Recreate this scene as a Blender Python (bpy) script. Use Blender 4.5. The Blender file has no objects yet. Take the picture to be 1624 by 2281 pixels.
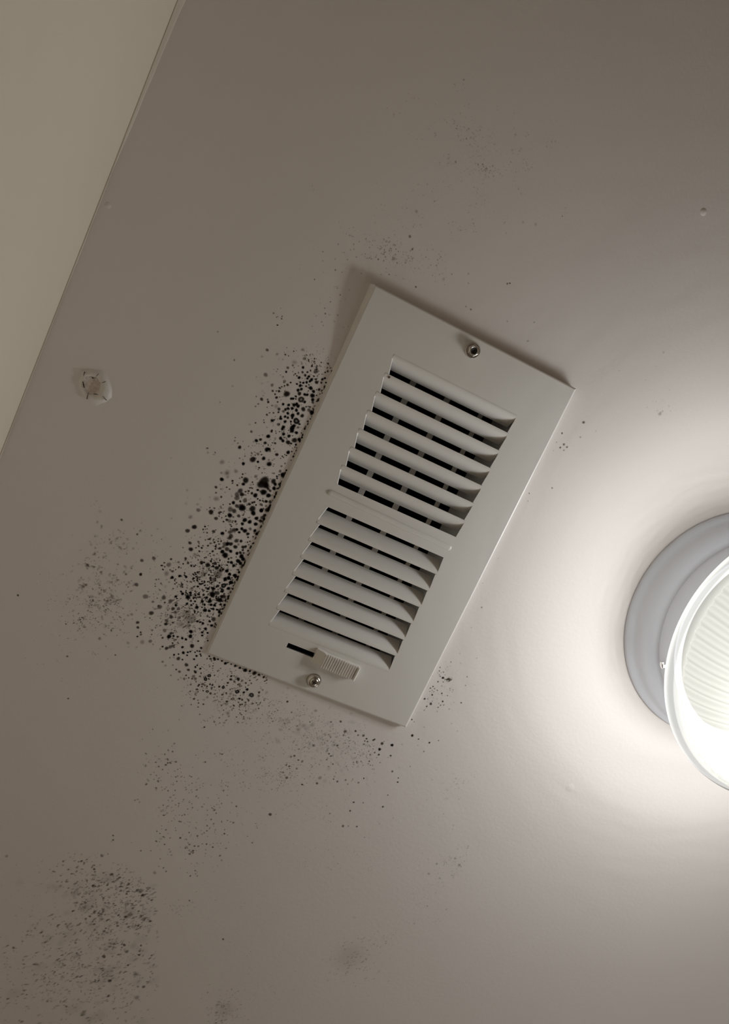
import bpy, math, random
import numpy as np

random.seed(7)
rng = np.random.default_rng(11)
S = bpy.context.scene

# ---------------------------------------------------------------- camera, world, exposure
H = 2.40                      # ceiling height
DC = 0.6210567                # camera distance below the ceiling
FX, FY = -0.06800, 0.09399    # camera foot on the ceiling
FPX = 1663.0                  # focal length in pixels of the 1624 x 2281 frame
B = np.array([0.89260936, 0.39337384, 0.22023976])     # world x in camera axes
A = np.array([-0.42560679, 0.89638743, 0.12388878])    # world y
N = np.array([-0.14868555, -0.20431982, 0.96754639])   # world z

cam_data = bpy.data.cameras.new('camera')
cam = bpy.data.objects.new('camera', cam_data)
S.collection.objects.link(cam)
from mathutils import Matrix, Vector
cam.matrix_world = Matrix(((B[0], -B[1], -B[2], FX),
                           (A[0], -A[1], -A[2], FY),
                           (N[0], -N[1], -N[2], H - DC),
                           (0, 0, 0, 1)))
cam_data.sensor_fit = 'HORIZONTAL'
cam_data.sensor_width = 36.0
cam_data.lens = 36.0 * FPX / 1624.0
cam_data.clip_start = 0.01
cam_data.clip_end = 50
S.camera = cam

world = bpy.data.worlds.new('room_light')
S.world = world
world.use_nodes = True
wbg = world.node_tree.nodes['Background']
wbg.inputs['Color'].default_value = (1.0, 0.715, 0.515, 1)
wbg.inputs['Strength'].default_value = 0.070

LAMP_UP = 1.12        # even glow of the opal upper side of the glass
LAMP_DOME = 0.10     # even glow of the ribbed bowl
LAMP_W = 6.3         # all the lamp's small diodes together, watts
LAMP_MILK = 0.058    # how milky the glass is
LAMP_CLEAR = 0.37    # how clear the glass is
LAMP_COL = (0.985, 0.99, 0.98, 1)
WINDOW_FILL = 3.0         # glow of the unseen window added to lift the lower right ceiling
S.view_settings.view_transform = 'Standard'
S.view_settings.look = 'None'
S.view_settings.exposure = 0.0
S.view_settings.gamma = 1.0
S.view_settings.use_curve_mapping = False
S.cycles.transparent_max_bounces = 64
S.cycles.max_bounces = 8
S.cycles.diffuse_bounces = 5


# ---------------------------------------------------------------- helpers
def at(px, py, h=0.0):
    """point of the photograph at a depth h below the ceiling -> world x, y"""
    r = np.array([px - 812.0, py - 1140.5, FPX])
    d = np.array([r @ B, r @ A, r @ N])
    t = (DC - h) / d[2]
    return np.array([FX + d[0] * t, FY + d[1] * t])


def mat(name, col, rough=0.5, metal=0.0, spec=0.5, bump=None, emit=None, var=None):
    m = bpy.data.materials.new(name)
    m.use_nodes = True
    nt = m.node_tree
    p = nt.nodes['Principled BSDF']
    p.inputs['Base Color'].default_value = (*col, 1)
    p.inputs['Roughness'].default_value = rough
    p.inputs['Metallic'].default_value = metal
    p.inputs['Specular IOR Level'].default_value = spec
    if emit:
        p.inputs['Emission Color'].default_value = emit[0]
        p.inputs['Emission Strength'].default_value = emit[1]
    tc = nt.nodes.new('ShaderNodeTexCoord')
    if var:
        n = nt.nodes.new('ShaderNodeTexNoise')
        n.inputs['Scale'].default_value = var[0]
        n.inputs['Detail'].default_value = 4
        r = nt.nodes.new('ShaderNodeValToRGB')
        r.color_ramp.elements[0].position = 0.35
        r.color_ramp.elements[1].position = 0.65
        r.color_ramp.elements[0].color = (*[c * (1 - var[1]) for c in col], 1)
        r.color_ramp.elements[1].color = (*[min(1, c * (1 + var[1])) for c in col], 1)
        nt.links.new(tc.outputs['Object'], n.inputs['Vector'])
        nt.links.new(n.outputs['Fac'], r.inputs['Fac'])
        nt.links.new(r.outputs['Color'], p.inputs['Base Color'])
    if bump:
        prev = None
        for sc, st, dist in bump:
            n = nt.nodes.new('ShaderNodeTexNoise')
            n.inputs['Scale'].default_value = sc
            n.inputs['Detail'].default_value = 3
            nt.links.new(tc.outputs['Object'], n.inputs['Vector'])
            b = nt.nodes.new('ShaderNodeBump')
            b.inputs['Strength'].default_value = st
            b.inputs['Distance'].default_value = dist
            nt.links.new(n.outputs['Fac'], b.inputs['Height'])
            if prev:
                nt.links.new(prev.outputs['Normal'], b.inputs['Normal'])
            prev = b
        nt.links.new(prev.outputs['Normal'], p.inputs['Normal'])
    return m


M = {}
M['ceiling'] = mat('ceiling_paint', (0.80, 0.762, 0.735), 0.6, spec=0.3,
                   bump=[(260, 0.22, 0.0006), (14, 0.10, 0.004)], var=(5, 0.012))
M['wall'] = mat('wall_paint', (0.82, 0.765, 0.635), 0.65, spec=0.3,
                bump=[(240, 0.12, 0.0006)], var=(4, 0.015))
M['caulk'] = mat('caulk', (0.80, 0.76, 0.655), 0.55, spec=0.3, bump=[(60, 0.2, 0.001)])
M['vent'] = mat('vent_enamel', (0.785, 0.775, 0.745), 0.30, spec=0.5, bump=[(420, 0.03, 0.0003)])
M['vent_in'] = mat('damper_enamel', (0.70, 0.68, 0.64), 0.5)
M['collar'] = mat('collar_sheet', (0.86, 0.86, 0.85), 0.6)
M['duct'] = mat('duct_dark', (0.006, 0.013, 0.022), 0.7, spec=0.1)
M['lever'] = mat('lever_plastic', (0.88, 0.86, 0.82), 0.32, spec=0.5)
M['screw'] = mat('screw_zinc', (0.68, 0.66, 0.61), 0.20, metal=1.0)
M['screw_dark'] = mat('screw_recess', (0.03, 0.027, 0.022), 0.5, metal=0.3)
M['pan'] = mat('pan_nickel', (0.83, 0.865, 0.955), 0.42, metal=0.0)
M['thumb'] = mat('thumbscrew_chrome', (0.85, 0.85, 0.86), 0.12, metal=1.0)
M['plug'] = mat('plug_paint', (0.765, 0.735, 0.70), 0.5, spec=0.35, bump=[(300, 0.12, 0.0006)])
M['plug_core'] = mat('plug_putty', (0.66, 0.585, 0.53), 0.8, spec=0.2, bump=[(700, 0.5, 0.0006)], var=(500, 0.12))
M['crack'] = mat('crack_shadow', (0.05, 0.035, 0.025), 0.9, spec=0.0)

def glass_mat(name, glow, col):
    """thin lightly frosted glass: lets most light through, scatters some, glows a little"""
    m = bpy.data.materials.new(name)
    m.use_nodes = True
    nt = m.node_tree
    nt.nodes.clear()
    out = nt.nodes.new('ShaderNodeOutputMaterial')
    em = nt.nodes.new('ShaderNodeEmission')
    em.inputs['Color'].default_value = col
    em.inputs['Strength'].default_value = glow
    tl = nt.nodes.new('ShaderNodeBsdfTranslucent')
    tl.inputs['Color'].default_value = (LAMP_MILK, LAMP_MILK * .99, LAMP_MILK * .90, 1)
    tr = nt.nodes.new('ShaderNodeBsdfTransparent')
    tr.inputs['Color'].default_value = (LAMP_CLEAR, LAMP_CLEAR, LAMP_CLEAR, 1)
    a1 = nt.nodes.new('ShaderNodeAddShader')
    a2 = nt.nodes.new('ShaderNodeAddShader')
    nt.links.new(tl.outputs[0], a1.inputs[0])
    nt.links.new(tr.outputs[0], a1.inputs[1])
    nt.links.new(a1.outputs[0], a2.inputs[0])
    nt.links.new(em.outputs[0], a2.inputs[1])
    nt.links.new(a2.outputs[0], out.inputs['Surface'])
    return m


M['opal'] = glass_mat('opal_glass', LAMP_UP, LAMP_COL)
M['dome'] = glass_mat('ribbed_glass', LAMP_DOME, (1.0, 0.985, 0.90, 1))
M['tray'] = mat('lamp_tray', (0.035, 0.035, 0.034), 0.8, spec=0.05)
# mould: dark growth with soft edges, colour and cover stored per vertex
mm = bpy.data.materials.new('mould')
mm.use_nodes = True
nt = mm.node_tree
nt.nodes.clear()
out = nt.nodes.new('ShaderNodeOutputMaterial')
at_n = nt.nodes.new('ShaderNodeAttribute')
at_n.attribute_name = 'mould'
df = nt.nodes.new('ShaderNodeBsdfDiffuse')
tr = nt.nodes.new('ShaderNodeBsdfTransparent')
mx = nt.nodes.new('ShaderNodeMixShader')
nt.links.new(at_n.outputs['Color'], df.inputs['Color'])
nt.links.new(at_n.outputs['Alpha'], mx.inputs[0])
nt.links.new(tr.outputs[0], mx.inputs[1])
nt.links.new(df.outputs[0], mx.inputs[2])
nt.links.new(mx.outputs[0], out.inputs['Surface'])
M['mould'] = mm


def empty(name, loc, label, cat, group=None):
    o = bpy.data.objects.new(name, None)
    S.collection.objects.link(o)
    o.location = loc
    o.empty_display_size = 0.02
    o['label'] = label
    o['category'] = cat
    if group:
        o['group'] = group
    return o


def obj(name, verts, faces, m, parent=None, smooth=False, mats=None, midx=None):
    """one mesh object from world-space vertices"""
    off = np.array(parent_world(parent)) if parent else np.zeros(3)
    v = np.asarray(verts, float).reshape(-1, 3) - off
    me = bpy.data.meshes.new(name)
    me.from_pydata([tuple(p) for p in v], [], [tuple(int(i) for i in f) for f in faces])
    for mt in (mats or [m]):
        me.materials.append(mt)
    if midx is not None:
        me.polygons.foreach_set('material_index', np.asarray(midx, np.int32))
    if smooth is True:
        me.polygons.foreach_set('use_smooth', np.ones(len(me.polygons), bool))
    me.validate()
    me.update()
    o = bpy.data.objects.new(name, me)
    S.collection.objects.link(o)
    if parent:
        o.parent = parent
    if smooth == 'angle':
        import bmesh
        bm = bmesh.new()
        bm.from_mesh(me)
        for e in bm.edges:
            e.smooth = not (len(e.link_faces) == 2 and e.calc_face_angle(0) > math.radians(38))
        for f in bm.faces:
            f.smooth = True
        bm.to_mesh(me)
        bm.free()
    return o


def parent_world(p):
    w = Vector((0, 0, 0))
    while p:
        w = w + p.location
        p = p.parent
    return w


class MB:
    def __init__(s):
        s.v, s.f = [], []

    def add(s, verts, faces):
        k = len(s.v)
        s.v += [tuple(map(float, p)) for p in verts]
        s.f += [tuple(int(i) + k for i in f) for f in faces]
        return k

    def box(s, x0, x1, y0, y1, z0, z1):
        s.add([(x0, y0, z0), (x1, y0, z0), (x1, y1, z0), (x0, y1, z0),
               (x0, y0, z1), (x1, y0, z1), (x1, y1, z1), (x0, y1, z1)],
              [(0, 3, 2, 1), (4, 5, 6, 7), (0, 1, 5, 4), (1, 2, 6, 5), (2, 3, 7, 6), (3, 0, 4, 7)])

    def grid(s, P, closed=False):
        """P[i][j] -> quads; closed wraps the first index"""
        n, m = len(P), len(P[0])
        k = len(s.v)
        for row in P:
            s.v += [tuple(map(float, p)) for p in row]
        for i in range(n if closed else n - 1):
            for j in range(m - 1):
                a, b = k + i * m + j, k + ((i + 1) % n) * m + j
                s.f.append((a, b, b + 1, a + 1))

    def build(s, name, m, parent=None, smooth=False):
        return obj(name, s.v, s.f, m, parent, smooth)


def lathe(cx, cy, prof, seg, close_end=False):
    """prof: list of (r, h below ceiling)"""
    mb = MB()
    P = []
    for i in range(seg):
        t = 2 * math.pi * i / seg
        P.append([(cx + r * math.cos(t), cy + r * math.sin(t), H - h) for r, h in prof])
    mb.grid(P, closed=True)
    if close_end:
        n = len(prof)
        mb.f.append(tuple(i * n + n - 1 for i in range(seg)))
    return mb


# ---------------------------------------------------------------- setting
UW = 0.197                     # vent plate width as read at ceiling depth
HP = 0.009                     # plate stands at most this far off the ceiling
VR = 1.7367                    # plate length / width


def uv(u, v, h=0.0):
    """vent units (u across, v along, as they project) at depth h -> world"""
    k = (DC - h) / DC
    return np.array([FX + (u * UW - FX) * k, FY + (v * UW - FY) * k, H - h])


WX0, WS = -0.2142 - 0.0091 * 0.0538, 0.0091     # wall line x = WX0 + WS*y
Y0, Y1, X1 = -1.3, 1.35, 2.1

hx0, hy0, _ = uv(0.165, 0.165, 0)
hx1, hy1, _ = uv(0.84, 1.60, 0)
mb = MB()
ys = [Y0, hy0, hy1, Y1]
xs = [lambda y: WX0 + WS * y - 0.004, lambda y: hx0, lambda y: hx1, lambda y: X1]
P0 = [[(xs[i](ys[j]), ys[j], H) for i in range(4)] for j in range(4)]
P1 = [[(xs[i](ys[j]), ys[j], H + 0.013) for i in range(4)] for j in range(4)]
for P, flip in ((P0, 1), (P1, 0)):
    k = len(mb.v)
    for r in P:
        mb.v += r
    for j in range(3):
        for i in range(3):
            if i == 1 and j == 1:
                continue
            q = (k + j * 4 + i, k + j * 4 + i + 1, k + (j + 1) * 4 + i + 1, k + (j + 1) * 4 + i)
            mb.f.append(q[::-1] if flip else q)
for a, b in ((5, 6), (6, 10), (10, 9), (9, 5)):
    mb.f.append((a, b, b + 16, a + 16))
for px_, py_, rr_, hh_ in ((1567, 472, 9, 0.0007), (241, 457, 7, 0.0005), (1270, 1755, 13, 0.00025), (1268, 1752, 5, 0.0003)):
    c_ = at(px_, py_)        # small blobs in the paint
    R_ = rr_ * DC / FPX
    mb.grid([[(c_[0] + R_ * f_ * math.cos(t_), c_[1] + R_ * f_ * math.sin(t_), H - hh_ * (1 - f_ ** 2) + 0.00003 * f_) for f_ in (0.02, .3, .55, .75, .9, 1.0)] for t_ in np.linspace(0, 2 * math.pi, 20, endpoint=False)], closed=True)
c = mb.build('ceiling', M['ceiling'])
c['kind'] = 'structure'

mb = MB()
xa, xb = WX0 + WS * Y0, WX0 + WS * Y1
mb.add([(xa - .1, Y0, 0), (xa, Y0, 0), (xb, Y1, 0), (xb - .1, Y1, 0),
        (xa - .1, Y0, H + .013), (xa, Y0, H + .013), (xb, Y1, H + .013), (xb - .1, Y1, H + .013)],
       [(0, 3, 2, 1), (4, 5, 6, 7), (0, 1, 5, 4), (1, 2, 6, 5), (2, 3, 7, 6), (3, 0, 4, 7)])
w = mb.build('wall_left', M['wall'])
w['kind'] = 'structure'

# back wall holding an unseen glowing window, added to brighten the lower right ceiling
wx0, wx1, wz0, wz1 = 0.90, 1.50, H - 1.20, H - 0.30
xl = WX0 + WS * Y1
mb = MB()
for a_, b_, c_, d_ in ((xl, wx0, 0, H), (wx1, X1, 0, H), (wx0, wx1, 0, wz0), (wx0, wx1, wz1, H)):
    mb.box(a_, b_, Y1, Y1 + 0.1, c_, d_)
w = mb.build('wall_back', M['wall'])
w['kind'] = 'structure'
mb = MB()
fw = 0.03
for a_, b_, c_, d_ in ((wx0, wx0 + fw, wz0, wz1), (wx1 - fw, wx1, wz0, wz1), (wx0 + fw, wx1 - fw, wz0, wz0 + fw), (wx0 + fw, wx1 - fw, wz1 - fw, wz1)):
    mb.box(a_, b_, Y1 - 0.008, Y1 + 0.06, c_, d_)
w = mb.build('fill_window', M['vent'])
w['kind'] = 'structure'
mb = MB()
mb.box(wx0 + fw, wx1 - fw, Y1 + 0.02, Y1 + 0.03, wz0 + fw, wz1 - fw)
pn = mb.build('fill_pane', mat('fill_pane_glow', (0.8, 0.8, 0.8), 0.5, emit=((1.0, 0.965, 0.95, 1), WINDOW_FILL)), w)
pn['kind'] = 'structure'

# paint-and-caulk bead in the joint, wider towards the top of the picture
mb = MB()
P = []
lo, hi = -0.75, 0.95
nb = 240
ph = rng.uniform(0, 6.28, 6)
for i in range(nb + 1):
    y = lo + (hi - lo) * i / nb
    wig = sum(math.sin(y * fq + ph[q]) * am for q, (fq, am) in enumerate(((23, .5), (61, .35), (117, .25), (190, .2))))
    big = min(1.15, max(0, (0.015 - y) / 0.115))            # fat bead tapers off about here
    wc = 0.0009 + 0.0036 * big + 0.0004 * wig * (0.5 + big)  # reach on the ceiling
    ww = 0.0012 + 0.0016 * big + 0.0003 * wig               # reach down the wall
    x = WX0 + WS * y
    P.append([(x + wc, y, H + 0.0002), (x + wc * .86, y, H - 0.0005 - .0004 * big), (x + wc * .5, y, H - ww * .42),
              (x + wc * .2, y, H - ww * .8), (x - 0.0002, y, H - ww)])
mb.grid(P)
t = mb.build('trim_1', M['caulk'], smooth=True)
t['kind'] = 'structure'
# dark strip painting the shadowed crack on the wall side of the bead
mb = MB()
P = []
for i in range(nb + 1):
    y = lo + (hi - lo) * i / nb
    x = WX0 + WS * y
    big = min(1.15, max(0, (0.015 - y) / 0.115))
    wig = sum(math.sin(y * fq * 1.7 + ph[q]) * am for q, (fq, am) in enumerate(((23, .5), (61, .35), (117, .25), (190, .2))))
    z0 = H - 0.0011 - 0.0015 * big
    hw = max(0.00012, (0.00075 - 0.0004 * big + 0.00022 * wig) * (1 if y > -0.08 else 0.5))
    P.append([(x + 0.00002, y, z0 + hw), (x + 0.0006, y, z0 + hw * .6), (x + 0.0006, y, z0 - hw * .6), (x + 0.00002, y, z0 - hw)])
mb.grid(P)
t = mb.build('trim_2', mat('joint_shade', (0.47, 0.40, 0.30), 0.9, spec=0.1), smooth=True)
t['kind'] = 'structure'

# ---------------------------------------------------------------- ceiling vent
def hf(u, v):
    """the sheet is a little sprung: tight to the ceiling along its left side, lifted at the top corner and right"""
    u, v = min(1, max(0, u)), min(VR, max(0, v))
    return 0.0019 + 0.0046 * u + 0.0060 * (1 - 0.6 * u) * math.exp(-(v / 0.30) ** 2)


def uvf(u, v, d=0.0):
    """point on the plate face, d towards the room"""
    return uv(u, v, hf(u, v) + d)


def px_uv(px, py):
    p = at(px, py) / UW
    return hf(p[0], p[1])


vc = uv(0.5, VR / 2, 0)
vent = empty('ceiling_vent', tuple(vc), 'white enamelled two-way ceiling register with fourteen louvres, beside the black mould', 'vent')


def plate_mesh():
    mb = MB()
    uL, uR1, uR2 = 0.2, 0.806, 0.797
    holes = [(0.196, 0.806, 0.2167, 0.818), (0.200, 0.797, 0.925, 1.5165), (0.3145, 0.66, 1.557, 1.581)]
    r = 0.0017 / UW
    us = sorted({r, 1 - r} | {x for h_ in holes for x in h_[:2]} | {0.05, 0.1, 0.15, 0.4, 0.5, 0.6, 0.7, 0.85, 0.92})
    vs = sorted({r, VR - r} | {x for h_ in holes for x in h_[2:]} | {0.05, 0.1, 0.15, 0.27, 0.33, 0.39, 0.45, 0.52, 0.6, 0.7, 1.05, 1.2, 1.35, 1.65})
    inside = lambda u, v: any(a < u < b and c_ < v < d for a, b, c_, d in holes)
    fill = {}
    for i in range(len(us) - 1):
        for j in range(len(vs) - 1):
            fill[i, j] = not inside((us[i] + us[i + 1]) / 2, (vs[j] + vs[j + 1]) / 2)
    idx = {}

    def vid(i, j, d=0):
        if (i, j, d) not in idx:
            p = uvf(us[i], vs[j])
            p[2] += (0.0010 if d else 0)
            idx[i, j, d] = mb.add([p], [])
        return idx[i, j, d]
    for (i, j), ok in fill.items():
        if not ok:
            continue
        mb.f.append((vid(i, j), vid(i, j + 1), vid(i + 1, j + 1), vid(i + 1, j)))
        for di, dj, e in ((-1, 0, ((0, 0), (0, 1))), (1, 0, ((1, 0), (1, 1))), (0, -1, ((0, 0), (1, 0))), (0, 1, ((0, 1), (1, 1)))):
            if fill.get((i + di, j + dj)) is False:
                a, b = [(i + x, j + y) for x, y in e]
                mb.f.append((vid(*a), vid(*b), vid(*b, 1), vid(*a, 1)))
    # rolled rim and flange round the outside
    rad = 0.0017
    loop = [(u, vs[0], 0, -1) for u in us] + [(us[-1], v, 1, 0) for v in vs] + [(u, vs[-1], 0, 1) for u in us[::-1]] + [(us[0], v, -1, 0) for v in vs[::-1]]
    rows = []
    for u, v, dx, dy in loop:
        p = uvf(u, v)
        cx_ = -1 if u == us[0] else (1 if u == us[-1] else 0)
        cy_ = -1 if v == vs[0] else (1 if v == vs[-1] else 0)
        row = [p]
        for a_ in (0.4, 0.8, 1.2, 1.57):
            o_ = rad * math.sin(a_)
            row.append(p + np.array([cx_ * o_, cy_ * o_, rad * (1 - math.cos(a_))]))
        lean = 0.0022 if cx_ < 0 else 0
        e_ = p + np.array([cx_ * (rad + lean), cy_ * rad, 0])
        e_[2] = H
        row.append(e_)
        rows.append(row)
    mb.grid(rows, closed=True)
    # little gussets: each slot narrows towards its deep side
    for bank in (0, 1):
        for i in range(7):
            va, vb, ul, ur = slot_span(bank, i)
            for (ua, ub) in ((ul - .0004, ul + 0.015), (ur + .0004, ur - 0.005)):
                q_ = [uvf(ua, va), uvf(ua, vb), uvf(ub, vb)]
                mb.add(q_ + [p_ + np.array([0, 0, 0.0008]) for p_ in q_], [(0, 1, 2), (3, 5, 4), (0, 2, 5, 3), (1, 4, 5, 2)])
    # raised bead pressed across the band between the two louvre banks
    a, b = uvf(0.203, 0.8635), uvf(0.792, 0.8745)
    d = (b - a)[:2]
    L = np.hypot(*d)
    d = d / L
    nrm = np.array([-d[1], d[0]])
    w_, hh = 0.0026, 0.0013
    rows = []
    for fr in (1.0, 0.93, 0.8, 0.6, 0.35, 0.0):
        hgt = hh * math.sqrt(max(0, 1 - fr ** 2.6))
        ring = []
        for k in range(12):
            t = math.pi / 2 + math.pi * k / 11
            ring.append(a[:2] + (d * math.cos(t) + nrm * math.sin(t)) * w_ * fr)
        for k in range(12):
            t = -math.pi / 2 + math.pi * k / 11
            ring.append(b[:2] + (d * math.cos(t) + nrm * math.sin(t)) * w_ * fr)
        rows.append([(p[0], p[1], a[2] + (b[2] - a[2]) * min(1, max(0, (p[0] - a[0]) / (b[0] - a[0]))) - hgt + (0.0002 if fr == 1 else 0)) for p in ring])
    mb.grid([[rows[j][i] for j in range(len(rows))] for i in range(24)], closed=True)
    return mb


DEP = 0.0092
P1_, G1 = (0.818 - 0.2167) / 7, 0.0043 / UW
P2_, G2 = (1.5165 - 0.925) / 7, 0.0046 / UW
beads = MB()


def slot_span(bank, i):
    """flush edge v, deep edge v (past the gap), left u, right u of a slot"""
    if bank == 0:
        v0 = 0.2167 + P1_ * i
        return v0 + P1_ * 0.24, v0 + P1_ * 0.995, 0.196, 0.806
    v0 = 0.925 + P2_ * i
    return v0 + P2_ * 0.78, v0 + P2_ * 0.005, 0.200, 0.797


def louver(i, bank):
    mb = MB()
    rows = []
    nt_ = 18
    if bank == 0:
        v0, v1, u0, u1 = 0.2167 + P1_ * i, 0.2167 + P1_ * (i + 1) - G1, 0.1963, 0.8057
    else:
        v0, v1, u0, u1 = 0.925 + P2_ * (i + 1), 0.925 + P2_ * i + G2, 0.2003, 0.7967
    first = (bank == 0 and i == 0) or (bank == 1 and i == 6)
    prof = []
    if not first:   # turned lip
        sg = 1 if bank == 0 else -1
        prof += [(v0 + sg * 0.0030, 0.0012), (v0 + sg * 0.0004, 0.0008), (v0, 0.0003), (v0 + sg * 0.0012, -0.0002)]
    else:
        prof += [(v0, 0.0)]
    for k in range(1, nt_ + 1):
        s = k / nt_
        prof.append((v0 + (v1 - v0) * s, -0.0002 * (1 - s) + DEP * max(0, (s - 0.12) / 0.88) ** 1.75))
    nu = 26
    for k in range(nu + 1):
        u = u0 + (u1 - u0) * k / nu
        # the ends are drawn from the flat sheet: depth eases over the last few millimetres
        rows.append([uvf(u, v) + np.array([0, 0, d]) for v, d in prof])
    mb.grid(rows)
    # thickness: the same sheet a little deeper
    mb.grid([[p + np.array([0, 0, 0.0006]) for p in r] for r in rows[::-1]])
    # bright turned edge at the left end of the slot
    va, vb, ul, ur = slot_span(bank, i)
    rr = []
    for k in range(9):
        s_ = k / 8
        fd = 0.15 if k in (0, 8) else 1.0
        pc_ = uvf(ul + 0.015 * s_, va + (vb - va) * s_)
        rr.append([pc_ + np.array([x_, 0, -z_ * fd]) for x_, z_ in ((-.0010, -.00002), (-.0006, .00006), (-.0002, .00002), (.0007, -.0010), (.0007, -.0016))])
    beads.grid(rr)
    return mb


louv = []
for bank in (0, 1):
    for i in range(7):
        louv.append((louver(i, bank), bank, i))
pm = plate_mesh()
pm.add(beads.v, beads.f)
face = pm.build('face_plate', M['vent'], vent, smooth='angle')
for l, bank, i in louv:
    o = l.build('louver', M['vent'], vent, smooth='angle')
# a small drilled pinhole mark on the second louvre
mb = MB()
hr = px_uv(866.5, 840)
p = at(866.5, 840, hr)
ring = [(p[0] + 0.0011 * math.cos(t), p[1] + 0.0011 * math.sin(t), H - hr - 0.00035) for t in np.linspace(0, 6.283, 12, endpoint=False)]
mb.add(ring + [(x, y, z + .0012) for x, y, z in ring],
       [tuple(range(12))[::-1]] + [(k, (k + 1) % 12, (k + 1) % 12 + 12, k + 12) for k in range(12)])
o = mb.build('rust_spot', mat('rust', (0.16, 0.115, 0.075), 0.8, var=(900, .3)), vent)
o['label'] = 'small brown spot near the upper left end of a louvre'

# collar, damper blades and the dark duct behind
mb = MB()
cx0, cy0, _ = uv(0.172, 0.172, 0)
cx1, cy1, _ = uv(0.818, 1.592, 0)
zt, zb = H + 0.060, H - 0.0004
mb.add([(cx0, cy0, zb), (cx1, cy0, zb), (cx1, cy1, zb), (cx0, cy1, zb), (cx0, cy0, zt), (cx1, cy0, zt), (cx1, cy1, zt), (cx0, cy1, zt)],
       [(0, 1, 5, 4), (1, 2, 6, 5), (2, 3, 7, 6), (3, 0, 4, 7)])
mb.build('collar', M['collar'], vent)
for (ua, ub, dpt, web) in ((0.309, 0.336, 0.024, 0.022), (0.476, 0.503, 0.026, 0.008), (0.645, 0.666, 0.026, 0.005)):
    k = (DC + dpt) / DC
    f_ = FX / UW
    xa = (f_ + (ua - f_) * k) * UW
    xb = (f_ + (ub - f_) * k) * UW
    z = H + dpt
    mb = MB()
    y0, y1 = cy0 + 0.001, cy1 - 0.001
    th = 0.0008
    mb.box(xa, xb, y0, y1, z, z + th)
    mb.box(xb - th, xb, y0, y1, z + th, z + web)
    mb.build('damper_blade', M['vent_in'], vent)
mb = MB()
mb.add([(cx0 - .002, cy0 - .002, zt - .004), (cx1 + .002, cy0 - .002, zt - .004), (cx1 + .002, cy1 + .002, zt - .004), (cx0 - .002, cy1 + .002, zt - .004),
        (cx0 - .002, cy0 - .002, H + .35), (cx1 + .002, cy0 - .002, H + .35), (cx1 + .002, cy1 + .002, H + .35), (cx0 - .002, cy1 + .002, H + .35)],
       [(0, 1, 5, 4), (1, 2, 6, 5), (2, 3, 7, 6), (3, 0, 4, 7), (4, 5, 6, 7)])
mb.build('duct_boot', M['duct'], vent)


def disc_screw(name, px, py, kind):
    hb = px_uv(px, py)
    p = at(px, py, hb + 0.003)
    seg = 36
    root = None
    if kind == 'hex':
        prof = [(0.0066, hb - .0003), (0.0066, hb + .0007), (0.0060, hb + .0015), (0.0050, hb + .0016)]
        mb = lathe(p[0], p[1], prof, seg, close_end=True)
        fl = mb.build('screw', M['screw'], vent, smooth='angle')
        fl['label'] = 'zinc hex-head screw with a round washer flange'
        # hexagonal head with a dished top
        mb = MB()
        rows = []
        for rf, h in ((1.0, hb + .0014), (1.0, hb + .0042), (0.90, hb + .0048)):
            rows.append([(p[0] + 0.0050 * rf * math.cos(t), p[1] + 0.0050 * rf * math.sin(t), H - h)
                         for t in [math.pi / 3 * q + 0.2 for q in range(6)]])
        for r_, h in ((0.0036, hb + .0049), (0.0032, hb + .0046)):
            rows.append([(p[0] + r_ * math.cos(t), p[1] + r_ * math.sin(t), H - h) for t in [math.pi / 3 * q + 0.2 for q in range(6)]])
        mb.grid([[rows[j][i] for j in range(len(rows))] for i in range(6)], closed=True)
        mb.build('hex_head', M['screw'], fl)
        rim = lathe(p[0], p[1], [(0.0040, hb + .0047), (0.0037, hb + .0053), (0.0030, hb + .0052), (0.0027, hb + .0044)], 30)
        rim.build('rim', M['screw'], fl, smooth=True)
        rec = lathe(p[0], p[1], [(0.0031, hb + .0048), (0.0024, hb + .0044), (0.0008, hb + .0040)], 24, close_end=True)
        rec.build('recess', M['screw_dark'], fl, smooth='angle')
    else:
        prof = [(0.0060, hb - .0003), (0.0061, hb + .0010), (0.0058, hb + .0026), (0.0050, hb + .0036), (0.0043, hb + .0039), (0.0037, hb + .0036), (0.0030, hb + .0044), (0.0021, hb + .0046)]
        mb = lathe(p[0], p[1], prof, seg, close_end=True)
        fl = mb.build('screw', M['screw'], vent, smooth='angle')
        fl['label'] = 'zinc pan-head screw with a cross recess'
        mb = MB()
        for q in range(2):
            t = 0.35 + q * math.pi / 2
            dx, dy = math.cos(t), math.sin(t)
            L, w_ = 0.0025, 0.00055
            pts = [(p[0] + dx * a * L - dy * b_ * w_, p[1] + dy * a * L + dx * b_ * w_) for a, b_ in ((-1, -.6), (-.3, -1), (.3, -1), (1, -.6), (1, .6), (.3, 1), (-.3, 1), (-1, .6))]
            n_ = len(pts)
            z0, z1 = H - hb - .00475 - q * .00002, H - hb - .0040
            mb.add([(x, y, z0) for x, y in pts] + [(x, y, z1) for x, y in pts],
                   [tuple(range(n_))[::-1]] + [(i, (i + 1) % n_, (i + 1) % n_ + n_, i + n_) for i in range(n_)])
        mb.build('recess', M['screw_dark'], fl)
        mb = lathe(p[0], p[1], [(0.0067, hb - .0002), (0.0066, hb + .0004), (0.0058, hb + .0005)], 30)
        mb.build('washer', M['screw'], fl, smooth='angle')


disc_screw('screw', 1055, 781, 'hex')
disc_screw('screw', 699.5, 1519, 'pan')

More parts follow.
